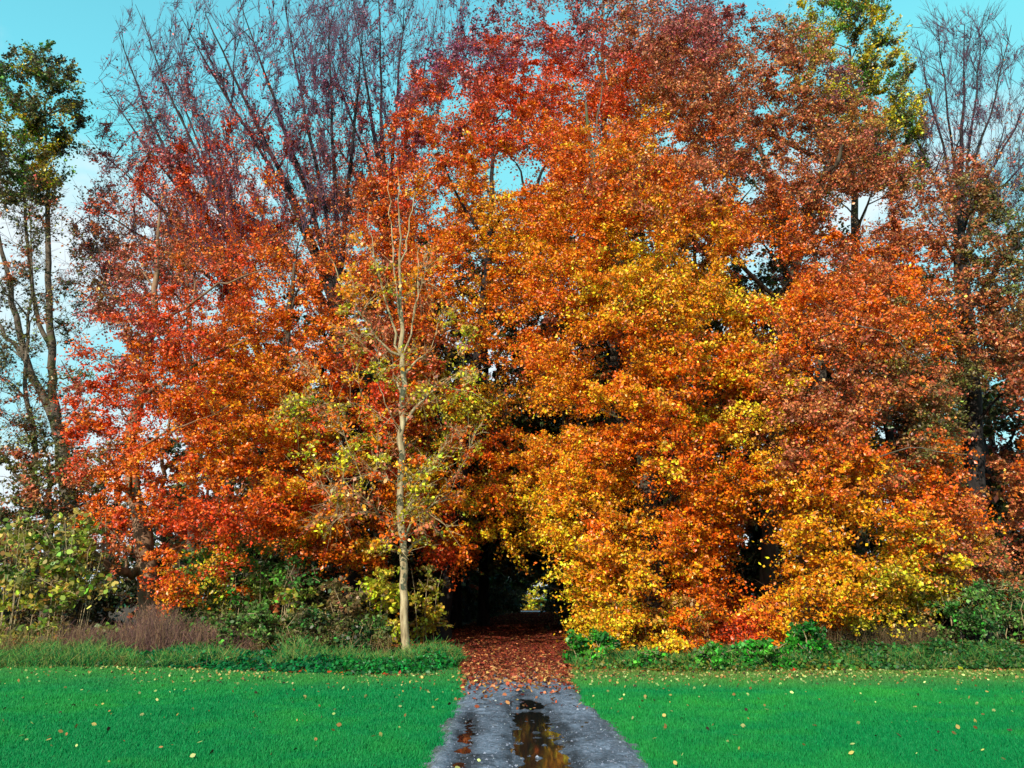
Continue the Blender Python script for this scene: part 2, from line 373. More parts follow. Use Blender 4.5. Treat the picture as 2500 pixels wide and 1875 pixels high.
# ---- big beeches
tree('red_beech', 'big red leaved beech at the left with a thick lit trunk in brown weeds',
     [(374, 1570, 26, .38), (366, 1430, 26, .33), (355, 1320, 26, .29), (322, 1200, 26.5, .24), (318, 1080, 27, .21), (345, 950, 27, .18), (372, 800, 27, .14), (382, 650, 27, .09), (390, 520, 27, .04)],
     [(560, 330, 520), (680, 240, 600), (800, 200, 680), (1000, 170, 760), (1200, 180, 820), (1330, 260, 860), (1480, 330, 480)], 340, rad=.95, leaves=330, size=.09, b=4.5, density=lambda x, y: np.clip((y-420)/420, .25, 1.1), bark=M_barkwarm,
     limbs=[([(345, 1410, 26), (280, 1390, 25), (225, 1350, 24.5), (195, 1340, 24.2)], .15, .05), ([(330, 1215, 26), (280, 1170, 25.6), (240, 1110, 25.2)], .10, .03),
            ([(360, 1270, 26), (400, 1200, 25.5), (395, 1100, 25), (420, 1000, 24.6)], .10, .03), ([(340, 970, 26.5), (420, 930, 25.5), (520, 860, 24.5), (640, 820, 23.6)], .08, .02), ([(325, 1180, 26), (300, 1120, 23.5), (420, 1050, 22.2), (560, 990, 21.8)], .05, .015), ([(372, 800, 27), (440, 760, 24), (540, 690, 22.8), (650, 660, 22.5)], .06, .015),
            ([(335, 1060, 26), (300, 1080, 24), (250, 1110, 22.5)], .07, .02)])
tree('orange_beech', 'wide orange and olive beech left of the slender pale tree',
     [(720, 1560, 29, .32), (715, 1400, 29, .28), (700, 1200, 29, .24), (690, 1000, 29, .2), (700, 800, 29, .14), (720, 640, 29, .06)],
     [(560, 560, 900), (700, 500, 980), (900, 480, 1040), (1100, 540, 1060), (1250, 600, 1080), (1400, 640, 960)], 380, rad=1.0, leaves=300, b=5, density=lambda x, y: np.clip((y-480)/320, .3, 1.05))
tree('arching_beech', 'tall beech with grey trunk at the left edge of the tunnel, red on top',
     [(1083, 1575, 31, .25), (1090, 1450, 31, .22), (1100, 1340, 31, .21), (1130, 1200, 31, .23), (1150, 1000, 31, .2), (1180, 750, 31, .16), (1200, 500, 31.5, .11), (1205, 300, 32, .05)],
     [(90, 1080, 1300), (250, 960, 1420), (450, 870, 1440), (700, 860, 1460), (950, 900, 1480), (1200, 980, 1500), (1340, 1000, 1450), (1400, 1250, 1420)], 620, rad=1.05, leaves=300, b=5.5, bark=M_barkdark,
     limbs=[([(1190, 560, 31), (1290, 480, 29), (1260, 400, 28)], .12, .03), ([(1300, 470, 29), (1330, 400, 29), (1345, 330, 29)], .08, .02), ([(1120, 1290, 31), (1180, 1210, 30), (1250, 1180, 29)], .1, .03),
            ([(1190, 600, 31), (1120, 480, 30), (1070, 370, 29)], .1, .02)])
tree('golden_beech', 'huge golden yellow beech right of the tunnel with leaves draping to the ground',
     [(1600, 1560, 26, .4), (1598, 1420, 26, .34), (1590, 1300, 26, .3), (1580, 1150, 26.5, .27), (1560, 1000, 27, .24), (1540, 800, 27.5, .2), (1500, 600, 28, .16), (1450, 420, 28.5, .1), (1430, 250, 29, .05)],
     [(300, 1330, 1640), (450, 1280, 1800), (700, 1280, 1880), (950, 1290, 1860), (1200, 1300, 1800), (1350, 1320, 1780), (1450, 1400, 1800), (1560, 1420, 1820), (1610, 1450, 1740)], 840, rad=1.0, leaves=400, size=.088, b=5.5,
     limbs=[([(1440, 460, 28), (1450, 380, 28), (1470, 200, 28.5)], .1, .02), ([(1585, 1280, 26), (1650, 1200, 25), (1680, 1100, 24)], .12, .03), ([(1590, 1400, 26), (1550, 1480, 24), (1500, 1490, 23)], .08, .03)])
tree('rust_beech', 'tall rust red beech with dark forking limbs high in the right half',
     [(1880, 1560, 31, .38), (1880, 1400, 31, .34), (1890, 1200, 31, .3), (1900, 1000, 31, .26), (1915, 800, 31, .22), (1950, 620, 31, .18), (2010, 440, 31, .13), (2040, 320, 31.5, .06)],
     [(20, 1500, 1960), (150, 1480, 2060), (350, 1540, 2200), (550, 1620, 2220), (750, 1640, 2200)], 680, rad=1.05, leaves=310, b=5,
     limbs=[([(1955, 600, 31), (1990, 460, 28.5), (2045, 400, 27), (2060, 350, 26.5)], .17, .05), ([(1860, 330, 31), (1900, 290, 27.5), (1980, 230, 27)], .12, .03), ([(1925, 760, 31), (1800, 640, 29), (1750, 560, 28), (1700, 400, 28)], .12, .03),
            ([(1930, 720, 31), (1870, 420, 28.5), (1850, 340, 27.8), (1920, 270, 27.4)], .13, .05)])
tree('amber_beech', 'broad amber beech at the right with its grey trunk foot showing below the leaves',
     [(1988, 1590, 25, .42), (1985, 1450, 25, .36), (1980, 1300, 25.4, .31), (1985, 1150, 26, .27), (2000, 950, 26.5, .22), (2010, 800, 27, .14), (2010, 680, 27, .06)],
     [(640, 1840, 2180), (800, 1780, 2300), (1000, 1740, 2340), (1200, 1740, 2400), (1350, 1790, 2420), (1450, 1820, 2300), (1560, 1740, 2000)], 620, rad=.95, leaves=380, size=.088, b=5,
     limbs=[([(2000, 950, 26), (1960, 850, 21.5), (2060, 790, 20.6), (2180, 815, 20.3), (2260, 900, 20.3)], .03, .01), ([(1985, 1180, 26), (2090, 1140, 21), (2230, 1090, 20), (2360, 1110, 19.8)], .03, .01)])
tree('crimson_crowned_beech', 'tall red crowned beech behind the middle, top cut by the picture edge',
     [(1500, 1560, 36, .36), (1500, 1300, 36, .32), (1500, 1000, 36, .28), (1490, 700, 36, .22), (1480, 400, 36, .15), (1470, 100, 36, .08), (1470, -60, 36, .03)],
     [(-90, 1230, 1760), (60, 1120, 1780), (250, 1040, 1760), (450, 1020, 1800), (600, 1050, 1800)], 520, rad=1.3, leaves=300, size=.125, b=4.5, back=.3,
     density=lambda x, y: np.where(y < 60, .55, 1.))
# ---- thin, half bare trees in the upper left
def fan(cx, cy, d, tips, r=.07):
    out = []
    for tx, ty in tips:
        out.append(([(cx, cy, d), (cx*.72+tx*.28, cy*.62+ty*.38, d-.4), (cx*.3+tx*.7, cy*.28+ty*.72, d-.8), (tx, ty, d-1)], r, .012))
    return out
tree('half_bare_beech', 'tall half bare beech with purple twigs fanning up at the upper left',
     [(860, 1560, 33, .34), (860, 1200, 33, .3), (850, 950, 33, .26), (825, 780, 33, .22), (775, 620, 33, .17), (700, 450, 33, .12), (600, 250, 33, .07), (500, 30, 33, .02)],
     [(-40, 450, 900), (150, 400, 900), (350, 330, 880), (500, 330, 860), (640, 420, 840)], 300, rad=1.25, leaves=190, size=.11, b=4, along=2.4, flat=.6,
     limbs=fan(825, 780, 33, [(430, 20), (580, -20), (690, -20), (800, 0), (640, 150), (890, 40), (400, 330), (470, 480)], .15), gaps=False, bark=M_barkdark, patchy=1.1, sub=5, updir=.45, droop=.05, sprays=9, twigr=.0095,
     density=lambda x, y: np.clip((y-60)/330, .15, 1.5), lk=1.6)
tree('upright_bare_tree', 'nearly bare tree with many upright purple branches left of the red crown',
     [(960, 1560, 37, .34), (960, 1200, 37, .3), (955, 900, 37, .25), (950, 650, 37, .2), (945, 480, 37, .14), (930, 250, 37, .07), (925, -60, 37, .02)],
     [(-60, 700, 1160), (150, 720, 1120), (350, 740, 1060), (550, 720, 1060)], 230, rad=1.3, leaves=150, size=.12, b=3.5, along=2.6, flat=.6, mind=.45,
     limbs=fan(945, 600, 37, [(780, 60), (860, -20), (990, -20), (1060, 60), (890, 200), (760, 250)], .13), gaps=False, bark=M_barkdark, patchy=1.1, sub=5, updir=.6, droop=0., sprays=9, twigr=.010,
     density=lambda x, y: np.clip((y-20)/260, .25, 2), lk=2)
tree('leaning_bare_tree', 'bare fine twigged tree leaning left against the sky above the red beech',
     [(690, 1560, 39, .3), (680, 1150, 39, .27), (640, 880, 39, .23), (560, 680, 39, .18), (460, 480, 39, .12), (360, 280, 39, .06), (290, 80, 39, .02)],
     [(20, 290, 420), (150, 270, 470), (300, 260, 540), (450, 180, 620), (560, 170, 640), (700, 200, 640)], 230, rad=1.25, leaves=130, size=.12, b=3, along=2.6, flat=.6, mind=.45,
     limbs=fan(600, 760, 38, [(330, 10), (240, 190), (210, 330), (410, 130), (470, 230), (190, 480), (290, 400)], .13), gaps=False, bark=M_barkdark, patchy=1.1, sub=5, updir=.5, droop=0., sprays=9, twigr=.010,
     density=lambda x, y: np.clip((y-180)/200, .12, 2.6), lk=1.8)
tree('thin_stemmed_tree', 'thin dark stems with small red leaf tufts between the left oak and the red beech',
     [(470, 1560, 35, .22), (470, 1200, 35, .19), (465, 900, 35, .15), (460, 700, 35, .1), (455, 500, 35, .05)],
     [(440, 200, 560), (600, 220, 640), (800, 260, 600), (1000, 250, 560)], 110, rad=1.1, leaves=120, size=.12, b=3, gaps=False, sub=4, along=1.5, updir=.2, twigr=.009,
     limbs=fan(470, 1000, 35, [(290, 560), (340, 520), (390, 540), (240, 600)], .07))
# ---- far left oak: three bare stems with a green top
tree('left_oak', 'oak with several bare stems and a dark green top at the left picture edge',
     [(180, 1570, 36, .38), (170, 1250, 36, .34), (150, 1090, 36, .3), (130, 980, 36, .2), (125, 850, 36, .17), (118, 720, 36, .15), (116, 560, 36, .12), (112, 400, 36, .08), (110, 250, 36, .04)],
     [(110, 40, 120), (180, -60, 190), (300, -80, 200), (420, -80, 170), (500, -60, 140)], 150, rad=1.0, leaves=260, size=.13, bright=.75, b=3.5, pal='DKEDG',
     limbs=[([(140, 1050, 36), (70, 900, 36), (40, 780, 36), (20, 660, 36), (-10, 560, 36), (-40, 420, 36)], .2, .05), ([(125, 860, 36), (90, 780, 36), (70, 650, 36), (60, 500, 36), (50, 380, 36)], .12, .05),
            ([(60, 880, 36), (0, 800, 36), (-60, 720, 36)], .12, .05), ([(160, 1060, 36), (195, 960, 36), (150, 880, 36)], .06, .02)],
     gaps=False, sub=1, droop=.1, updir=.2)
tree('leafy_left_tree', 'thin tree with sparse olive leaves on fine twigs under the left oak top',
     [(60, 1570, 34, .16), (60, 1300, 34, .14), (90, 1100, 34, .12), (60, 950, 34, .09), (80, 700, 34, .05), (70, 500, 34, .02)],
     [(420, -40, 180), (700, -60, 200), (950, -60, 190), (1080, -60, 170)], 110, rad=1.2, leaves=90, size=.12, b=2.5, along=1.5, pal='DKBD', gaps=False, sub=4, twigr=.009, updir=.1)
tree('brown_thicket_tree', 'low brown leaved tree in shade at the left edge behind the yellow green saplings',
     [(110, 1570, 30, .2), (115, 1400, 30, .17), (120, 1250, 30, .13), (120, 1120, 30, .06)],
     [(1060, -60, 240), (1200, -80, 260), (1400, -80, 300)], 75, rad=1.1, leaves=230, size=.12, b=3, pal='DBDKB', gaps=False)
# ---- right hand side
tree('yellow_green_oak', 'upright oak with a yellow green top high at the right',
     [(2100, 1560, 37, .36), (2100, 1200, 37, .32), (2100, 900, 37, .27), (2090, 600, 37, .2), (2080, 350, 37, .13), (2075, 120, 37, .05)],
     [(-40, 1960, 2130), (60, 1950, 2180), (180, 1980, 2250), (320, 1980, 2260), (480, 2000, 2260)], 170, rad=1.0, leaves=300, size=.13, b=3.2, pal='GEGDKG', gaps=False, updir=.6, droop=-.1, mind=.5)
tree('right_bare_tree', 'bare tree with a wide fan of fine twigs against the sky at the upper right',
     [(2370, 1560, 38, .4), (2370, 1200, 38, .36), (2360, 950, 38, .32), (2345, 750, 38, .27), (2340, 600, 38, .22), (2345, 450, 38, .14), (2350, 250, 38, .06), (2355, 60, 38, .02)],
     [(30, 2250, 2440), (130, 2200, 2540), (300, 2170, 2580), (450, 2200, 2580), (560, 2230, 2560)], 260, rad=1.25, leaves=40, size=.11, b=3.5, along=2.6, flat=.6, mind=.45,
     limbs=fan(2345, 620, 38, [(2240, 100), (2290, 60), (2400, 50), (2470, 60), (2540, 180), (2200, 250), (2560, 320)], .1), gaps=False, bark=M_barkdark, patchy=1.1, sub=6, updir=.5, droop=0., sprays=9, twigr=.0085,
     density=lambda x, y: np.clip((y-150)/200, .1, 6), lk=1.2)
tree('right_beech', 'shaded beech with orange and green sprays at the right picture edge',
     [(2385, 1580, 30, .42), (2385, 1400, 30, .38), (2380, 1200, 30, .34), (2378, 1000, 30, .3), (2365, 800, 30, .24), (2350, 600, 30.5, .16), (2330, 450, 31, .08)],
     [(380, 2240, 2420), (560, 2180, 2480), (800, 2160, 2560), (1000, 2180, 2580), (1200, 2220, 2600), (1420, 2250, 2600)], 280, rad=1.05, leaves=290, size=.11, b=4.5, bark=M_barkdark,
     limbs=[([(2375, 760, 30), (2440, 640, 29), (2490, 600, 28.5)], .15, .06), ([(2378, 900, 30), (2300, 1180, 27), (2250, 1180, 26)], .06, .02)])
tree('corner_beech', 'orange brown beech reaching in from the right picture edge above the green bush',
     [(2640, 1580, 27, .35), (2640, 1300, 27, .3), (2630, 1000, 27, .26), (2620, 700, 27, .18), (2610, 480, 27, .08)],
     [(430, 2440, 2640), (600, 2400, 2680), (850, 2420, 2680), (1100, 2380, 2700), (1350, 2360, 2700), (1500, 2360, 2640)], 150, rad=1.05, leaves=300, size=.11, b=3.5)

# ---- the wood behind: dark trees that close the view, and the rows along the tunnel
def pathx(d):
    return np.interp(d, [0, 8.3, 17, 35, 50, 77, 130], [.33, .27, .10, -.22, .25, 2.3, 5.5])
def back_tree(x, d, top, w, low, n, label, group, pal='KDDB', leaves=60, r=.28, name='woodland_tree', size=.34, seedh=.0):
    u0, _ = pix(np.array([[x, d, 0.]])); u0 = u0[0]
    def yy(z): return pix(np.array([[x, d, z]]))[1][0]
    def xx(z, dx): return pix(np.array([[x+dx, d, z]]))[0][0]
    trunk = [(xx(z, 0), yy(z), d, rr) for z, rr in ((0, r), (top*.35, r*.8), (top*.7, r*.5), (top*.95, .04))]
    env = [(yy(top), xx(top, -w*.4), xx(top, w*.4)), (yy(top*.7), xx(top*.7, -w), xx(top*.7, w)), (yy(low+1), xx(low+1, -w), xx(low+1, w)), (yy(low), xx(low, -w*.7), xx(low, w*.7))]
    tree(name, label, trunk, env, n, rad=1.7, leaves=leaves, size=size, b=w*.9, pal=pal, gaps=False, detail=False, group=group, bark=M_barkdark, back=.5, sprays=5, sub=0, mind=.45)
i = 0
for d in (36.5, 41, 46, 52, 59, 67, 75):
    for s in (-1, 1):
        x = pathx(d)+s*(3.1+.35*math.sin(d*2.1))
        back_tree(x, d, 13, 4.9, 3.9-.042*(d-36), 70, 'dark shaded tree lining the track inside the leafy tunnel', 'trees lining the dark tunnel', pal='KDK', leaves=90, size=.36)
for (x, d, top, w, low) in [(-26, 42, 7, 4, .5), (-20, 40, 9, 4, .6), (-15, 42, 14, 4, .6), (-10, 40, 16, 4, .6), (-6.5, 45, 17, 4, .8), (7, 43, 18, 4, .8), (11, 40, 19, 4.5, .6), (16, 41, 19, 4.5, .6),
                             (21, 40, 17, 4.5, .6), (26, 42, 15, 4.5, .6), (31, 44, 13, 4.5, .5), (-13, 50, 15, 4.5, .6), (-8, 56, 15, 4.5, .6), (9, 54, 17, 4.5, .6), (15, 50, 18, 5, .6), (22, 52, 16, 5, .6),
                             (29, 53, 14, 5, .5), (-20, 52, 10, 5, .5), (-28, 52, 7, 5, .5), (8, 65, 14, 5, .5), (-5, 66, 14, 4.5, .6), (-11, 68, 13, 5, .5), (-34, 46, 6, 4.5, .4), (14, 68, 14, 5, .5), (4.6, 36, 23, 5, 5.5), (-4.6, 38, 21, 5, 5.5)]:
    back_tree(x, d, top, w, low, int(30+top*1.8), 'dark tree standing deep in the wood behind the bright beeches', 'dark trees deep in the wood', pal='KDBK', leaves=80, size=.32)
for (x, d, top, w, low) in [(-12, 37.5, 9, 3.5, .4), (-7.5, 38.5, 13, 3.2, .4), (5.5, 38.5, 19, 3.2, .5), (9.5, 38, 23, 4, .4), (14, 37.5, 24, 4, .4), (18.5, 38, 20, 4, .4), (23, 38, 17, 4, .4), (28, 39, 14, 4, .4), (4.8, 41, 24, 5.5, 5.0), (-5, 41, 22, 5, 4.5), (-9, 38, 19, 4, 3), (-14, 39, 14, 4, 3)]:
    back_tree(x, d, top, w, low, int(40+top*2.6), 'dark tree standing deep in the wood behind the bright beeches', 'dark trees deep in the wood', pal='KDBK', leaves=90, size=.30)
for (x, d, top, w, low) in [(26, 38.5, 17, 3.5, 1), (30, 40, 15, 4, 1), (8, 40, 27, 4, 8), (12.5, 41, 28, 4, 8), (17, 41, 25, 4, 8), (4, 42, 26, 4, 8), (-1.5, 43, 25, 4, 9), (-5.5, 42, 22, 4, 6), (21, 41, 20, 4, 5)]:
    back_tree(x, d, top, w, low, 110, 'tall dim brown leaved tree close behind the bright beeches', 'tall trees close behind the beeches', pal='KBDMB', leaves=150, size=.2)
for k, (x, d) in enumerate([(-3, 108), (1.5, 104), (5, 101), (9, 104), (13, 108)]):
    back_tree(x, d, 11, 4.5, .3, 110, 'dim yellow green bush in the clearing at the far end of the tunnel', 'sunlit bushes past the tunnel end', pal='GDEG', leaves=90, size=.3, name='far_bush')

# ------------------------------------------------------------------ ground
GZ = 0.0
def ngrid(x0, x1, y0, y1, nx, ny):
    X, Y = np.meshgrid(np.linspace(x0, x1, nx), np.linspace(y0, y1, ny)); i = np.arange(ny-1)[:, None]*nx; j = np.arange(nx-1)[None]
    return X, Y, np.stack([i+j, i+j+1, i+nx+j+1, i+nx+j], -1).reshape(-1, 4)
X, Y, Fg = ngrid(-300, 300, -100, 500, 61, 61)
tag(mesh_from('lawn', np.stack([X, Y, 0*X-.004], -1).reshape(-1, 3), Fg, M_lawn), kind='structure')
# the edge between lawn and wood
EL = gnd(np.array([-400, 0, 400, 850, 1050, 1128]), np.array([1618, 1625, 1634, 1653, 1650, 1640])); ER = gnd(np.array([1386, 1700, 2100, 2500, 2900]), np.array([1640, 1646, 1640, 1640, 1638]))
EDGE = np.concatenate([EL, ER])
def edge_y(x): return np.interp(x, EDGE[:, 0], EDGE[:, 1])
xs = np.linspace(-60, 60, 241); ey = edge_y(xs)+rng.normal(0, .12, len(xs))
V = np.concatenate([np.stack([xs, ey, 0*xs+.002], 1), np.stack([xs, 0*xs+150, 0*xs+.002], 1)]); k = len(xs); i = np.arange(k-1)
tag(mesh_from('forest_floor', V, np.stack([i, i+1, i+k+1, i+k], 1), M_floor), kind='structure')

# the track: centre and half width against distance, with ruts that hold water
LP = gnd(np.array([1000, 1038, 1085, 1120, 1134, 1108]), np.array([1990, 1875, 1773, 1715, 1664, 1600])); RP = gnd(np.array([1700, 1590, 1493, 1426, 1387, 1385]), np.array([1990, 1875, 1773, 1715, 1664, 1600]))
def pl(d): return np.where(d < LP[-1, 1], np.interp(d, LP[:, 1], LP[:, 0]), pathx(d)-2.2)
def pr(d): return np.where(d < RP[-1, 1], np.interp(d, RP[:, 1], RP[:, 0]), pathx(d)+2.2)
def vnoise(X, Y, sc, seed):
    r = np.random.default_rng(seed); G = r.normal(size=(256, 256)); x = X/sc % 255; y = Y/sc % 255
    ix = x.astype(int); iy = y.astype(int); fx = x-ix; fy = y-iy; fx = fx*fx*(3-2*fx); fy = fy*fy*(3-2*fy)
    g = lambda a, b: G[b % 256, a % 256]
    return (g(ix, iy)*(1-fx)+g(ix+1, iy)*fx)*(1-fy)+(g(ix, iy+1)*(1-fx)+g(ix+1, iy+1)*fx)*fy
def rutdepth(X, Y):
    # main puddle: px 1215..1370, y 1720..1875 ; left streak: px 1110..1165, y 1765..1900
    c1 = np.interp(Y, [7, 8.3, 9.6, 11, 12.5, 14.2], [gnd(1345, 1990)[0], gnd(1325, 1875)[0], gnd(1315, 1806)[0], gnd(1300, 1760)[0], gnd(1290, 1725)[0], gnd(1285, 1700)[0]])
    w1 = np.interp(Y, [6, 7, 9, 11, 12.6, 13.6, 15], [.0, .17, .22, .22, .17, .10, .02])
    c2 = np.interp(Y, [7, 8.3, 11, 13], [gnd(1100, 1990)[0], gnd(1125, 1875)[0], gnd(1148, 1765)[0], gnd(1155, 1720)[0]])
    w2 = np.interp(Y, [6, 7, 8.3, 10.4, 11.5, 12.5], [0, .07, .08, .09, .04, .01])
    return .072*np.exp(-((X-c1)/(w1+.03))**2*.8)*(w1 > .03)*np.clip(w1/.16, 0, 1) + .040*np.exp(-((X-c2)/(w2+.03))**2)*np.clip(w2/.1, 0, 1)
def path_z(X, Y):
    a = pl(Y); b = pr(Y); e = np.minimum(X-a, b-X)+vnoise(X, Y, .5, 3)*.035+vnoise(X, Y, .09, 4)*.03
    z = .058*np.clip(e/.16+.35, -.3, 1) + .004*vnoise(X, Y, .5, 5) + .006*vnoise(X, Y*.8, .10, 6) + .0045*vnoise(X, Y, .035, 8)
    return z - rutdepth(X, Y)*(1+.3*vnoise(X, Y, .3, 9)+.22*vnoise(X, Y, .09, 10))
def strip(y0, y1, dy, nu):
    ys = np.arange(y0, y1+dy*.5, dy); u = np.linspace(-.12, 1.12, nu)
    Yg = np.repeat(ys[:, None], nu, 1); a = pl(Yg); b = pr(Yg); Xg = a+(b-a)*u[None]
    Z = path_z(Xg, Yg); i = np.arange(len(ys)-1)[:, None]*nu; j = np.arange(nu-1)[None]
    return np.stack([Xg, Yg, Z], -1).reshape(-1, 3), np.stack([i+j, i+j+1, i+nu+j+1, i+nu+j], -1).reshape(-1, 4)
M_path_n = M_path.node_tree; at_ = N(M_path_n, 'ShaderNodeAttribute', attribute_name='tint'); ml = N(M_path_n, 'ShaderNodeMix', data_type='RGBA', blend_type='MULTIPLY'); ml.inputs[0].default_value = 1
lk_ = M_path_n.nodes['Principled BSDF'].inputs['Base Color'].links[0].from_socket
M_path_n.links.new(lk_, ml.inputs[6]); M_path_n.links.new(at_.outputs['Color'], ml.inputs[7]); M_path_n.links.new(ml.outputs[2], M_path_n.nodes['Principled BSDF'].inputs['Base Color'])
v1, f1 = strip(4, 15, .022, 150); v2, f2 = strip(15, 90, .25, 60)
vp = np.concatenate([v1, v2]); fp = np.concatenate([f1, f2+len(v1)]); fc_ = vp[fp].mean(1); X_, Y_ = fc_[:, 0], fc_[:, 1]
wetness = np.clip(rutdepth(X_, Y_)/.015, 0, 1)*.6 + np.clip(.12+.30*vnoise(X_, Y_*.5, .35, 41)+.22*vnoise(X_, Y_, .11, 42), 0, .5)
tread = np.exp(-((X_-(pl(Y_)*.78+pr(Y_)*.22))/.16)**2)+np.exp(-((X_-(pl(Y_)*.25+pr(Y_)*.75))/.16)**2)
tone = np.clip(1.12-wetness-.10*tread*(1+vnoise(X_, Y_, .2, 43)), .22, 1.2)
edge_ = np.clip(1-np.minimum(X_-pl(Y_), pr(Y_)-X_)/.22, 0, 1)*np.clip(.6+.5*vnoise(X_, Y_, .25, 44), 0, 1)
pc_ = tone[:, None]*np.array([[1, 1, 1]]); pc_ = pc_*(1-edge_[:, None]*np.array([[.35, .4, .62]]))
tag(mesh_from('path', vp, fp, M_path, smooth=True, colors=pc_), kind='structure')
def puddle(x0, x1, y0, y1, z, label):
    X, Y, Fp = ngrid(x0, x1, y0, y1, 12, 40)
    # cut to where the track really dips below the water
    keep = ((path_z(X, Y) < z+.02) & (rutdepth(X, Y) > .004)).reshape(-1); fk = keep[Fp].any(1)
    o = mesh_from('puddle', np.stack([X, Y, 0*X+z], -1).reshape(-1, 3), Fp[fk], M_water); tag(o, label, 'puddle')
puddle(-.12, 1.0, 6.2, 14.6, .026, 'long dark puddle in the middle of the track reflecting the yellow trees')
puddle(-1.0, -.22, 6.2, 12.6, .030, 'narrow wet streak of water along the left wheel rut')

# ------------------------------------------------------------------ grass blades, gravel, fallen leaves
def scatter(n, y0, y1, side=None, pw=1.):
    """points on the ground inside the picture, density falling with distance"""
    y = y0*(y1/y0)**rng.uniform(0, 1, n); x = rng.uniform(-1, 1, n)*y*.70
    return x, y
x, y = scatter(640000, 7.2, 24)
pe = np.minimum(x-pl(y), pr(y)-x); ok = (pe+vnoise(x, y, .5, 3)*.035+rng.normal(0, .05, len(x)) < .05) & (y < edge_y(x)+.3)
x, y = x[ok], y[ok]; n = len(x)
hgt = rng.uniform(.025, .055, n)*(1+.25*vnoise(x, y, .8, 11)).clip(.5, 1.6)*(1+.35*np.clip(y/14, 0, 1))
wd = (.0026+.00072*y)*rng.uniform(.7, 1.3, n); a = rng.uniform(0, PI, n); lean = rng.normal(0, .35, (n, 2))*hgt[:, None]
V = np.zeros((n, 3, 3)); V[:, 0] = np.stack([x-wd*np.cos(a), y-wd*np.sin(a)*.5, 0*x-.004], 1); V[:, 1] = np.stack([x+wd*np.cos(a), y+wd*np.sin(a)*.5, 0*x-.004], 1)
V[:, 2] = np.stack([x+lean[:, 0], y+lean[:, 1], hgt], 1)
g0 = s2l((4, 128, 68)); g1 = s2l((44, 150, 60)); g2 = s2l((110, 130, 50))
mixw = np.clip(.26+.24*vnoise(x, y, 1.6, 12)+.16*vnoise(x, y, .35, 13)+.15*vnoise(x, y, 4.5, 14), 0, 1)[:, None]
far = np.clip((y-14.5)/(edge_y(x)-14.5), 0, 1)[:, None]*np.where(x > 0, .8, .3)[:, None]
gc = g0*(1-mixw)+g1*mixw; gc = gc*(1-far)+g2*far
tag(mesh_from('grass', V.reshape(-1, 3), np.arange(n*3).reshape(n, 3), M_grassblade, colors=jitter(gc*1.03, .14, .04)), kind='stuff')

x, y = scatter(26000, 7.2, 19); ok = (np.minimum(x-pl(y), pr(y)-x) > -.05); x, y = x[ok], y[ok]; n = len(x)
s = rng.uniform(.005, .012, n)*np.where(rng.uniform(size=n) < .05, 2.2, 1)
base = np.array([[1, 0, 0], [-.5, .8, 0], [-.5, -.8, 0], [0, 0, 1]]); zz = path_z(x, y)
rot = rng.uniform(0, 2*PI, n); cb, sb = np.cos(rot), np.sin(rot)
V = np.zeros((n, 4, 3)); V[..., 0] = x[:, None]+s[:, None]*(base[:, 0]*cb[:, None]-base[:, 1]*sb[:, None]); V[..., 1] = y[:, None]+s[:, None]*(base[:, 0]*sb[:, None]+base[:, 1]*cb[:, None]); V[..., 2] = zz[:, None]+s[:, None]*base[:, 2]*.8-.001
tri = np.array([[0, 1, 3], [1, 2, 3], [2, 0, 3]]); Fs = (np.arange(n)[:, None, None]*4+tri[None]).reshape(-1, 3)
gcol = np.repeat(np.array([s2l((104, 108, 124))])*np.exp(rng.normal(0, .5, (n, 1))), 3, 0).clip(.01, .4)
tag(mesh_from('gravel', V.reshape(-1, 3), Fs, M_litter, colors=gcol), kind='stuff')

def flat_leaves(name, x, y, z, size, col, points=6, tilt=2.2):
    P = np.stack([x, y, z], 1)
    lv, lf = leaf_quads(P, size, up=tilt, sunb=.25, aspect=.75, points=points)
    lv[:, 2] = np.maximum(lv[:, 2], .004)
    return mesh_from(name, lv, lf, M_litter, colors=col)
# litter in the mouth of the tunnel
n = 150000; y = 12.*(80/12.)**(rng.uniform(0, 1, n)**1.0); x = pathx(y)+rng.uniform(-2.7, 2.5, n)
dens = np.clip((y-13.2)/6.0, .0, 1)**1.9+.012; ok = (rng.uniform(size=n) < dens) & ((y > edge_y(x)-.3) | ((x > pl(y)-.1) & (x < pr(y)+.1))); x, y = x[ok], y[ok]
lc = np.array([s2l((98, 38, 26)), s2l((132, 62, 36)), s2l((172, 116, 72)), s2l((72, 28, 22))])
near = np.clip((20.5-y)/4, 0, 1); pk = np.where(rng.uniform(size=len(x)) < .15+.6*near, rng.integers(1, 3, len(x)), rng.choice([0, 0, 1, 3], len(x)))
tag(flat_leaves('leaf_litter', x, y, np.maximum(path_z(x, y), .030*((x > pl(y)) & (x < pr(y))))+.010+rng.uniform(0, .03, len(x)), np.clip(.034+.0022*y, .05, .16), jitter(lc[pk]*1.05, .4, .12), tilt=1.3), kind='stuff')
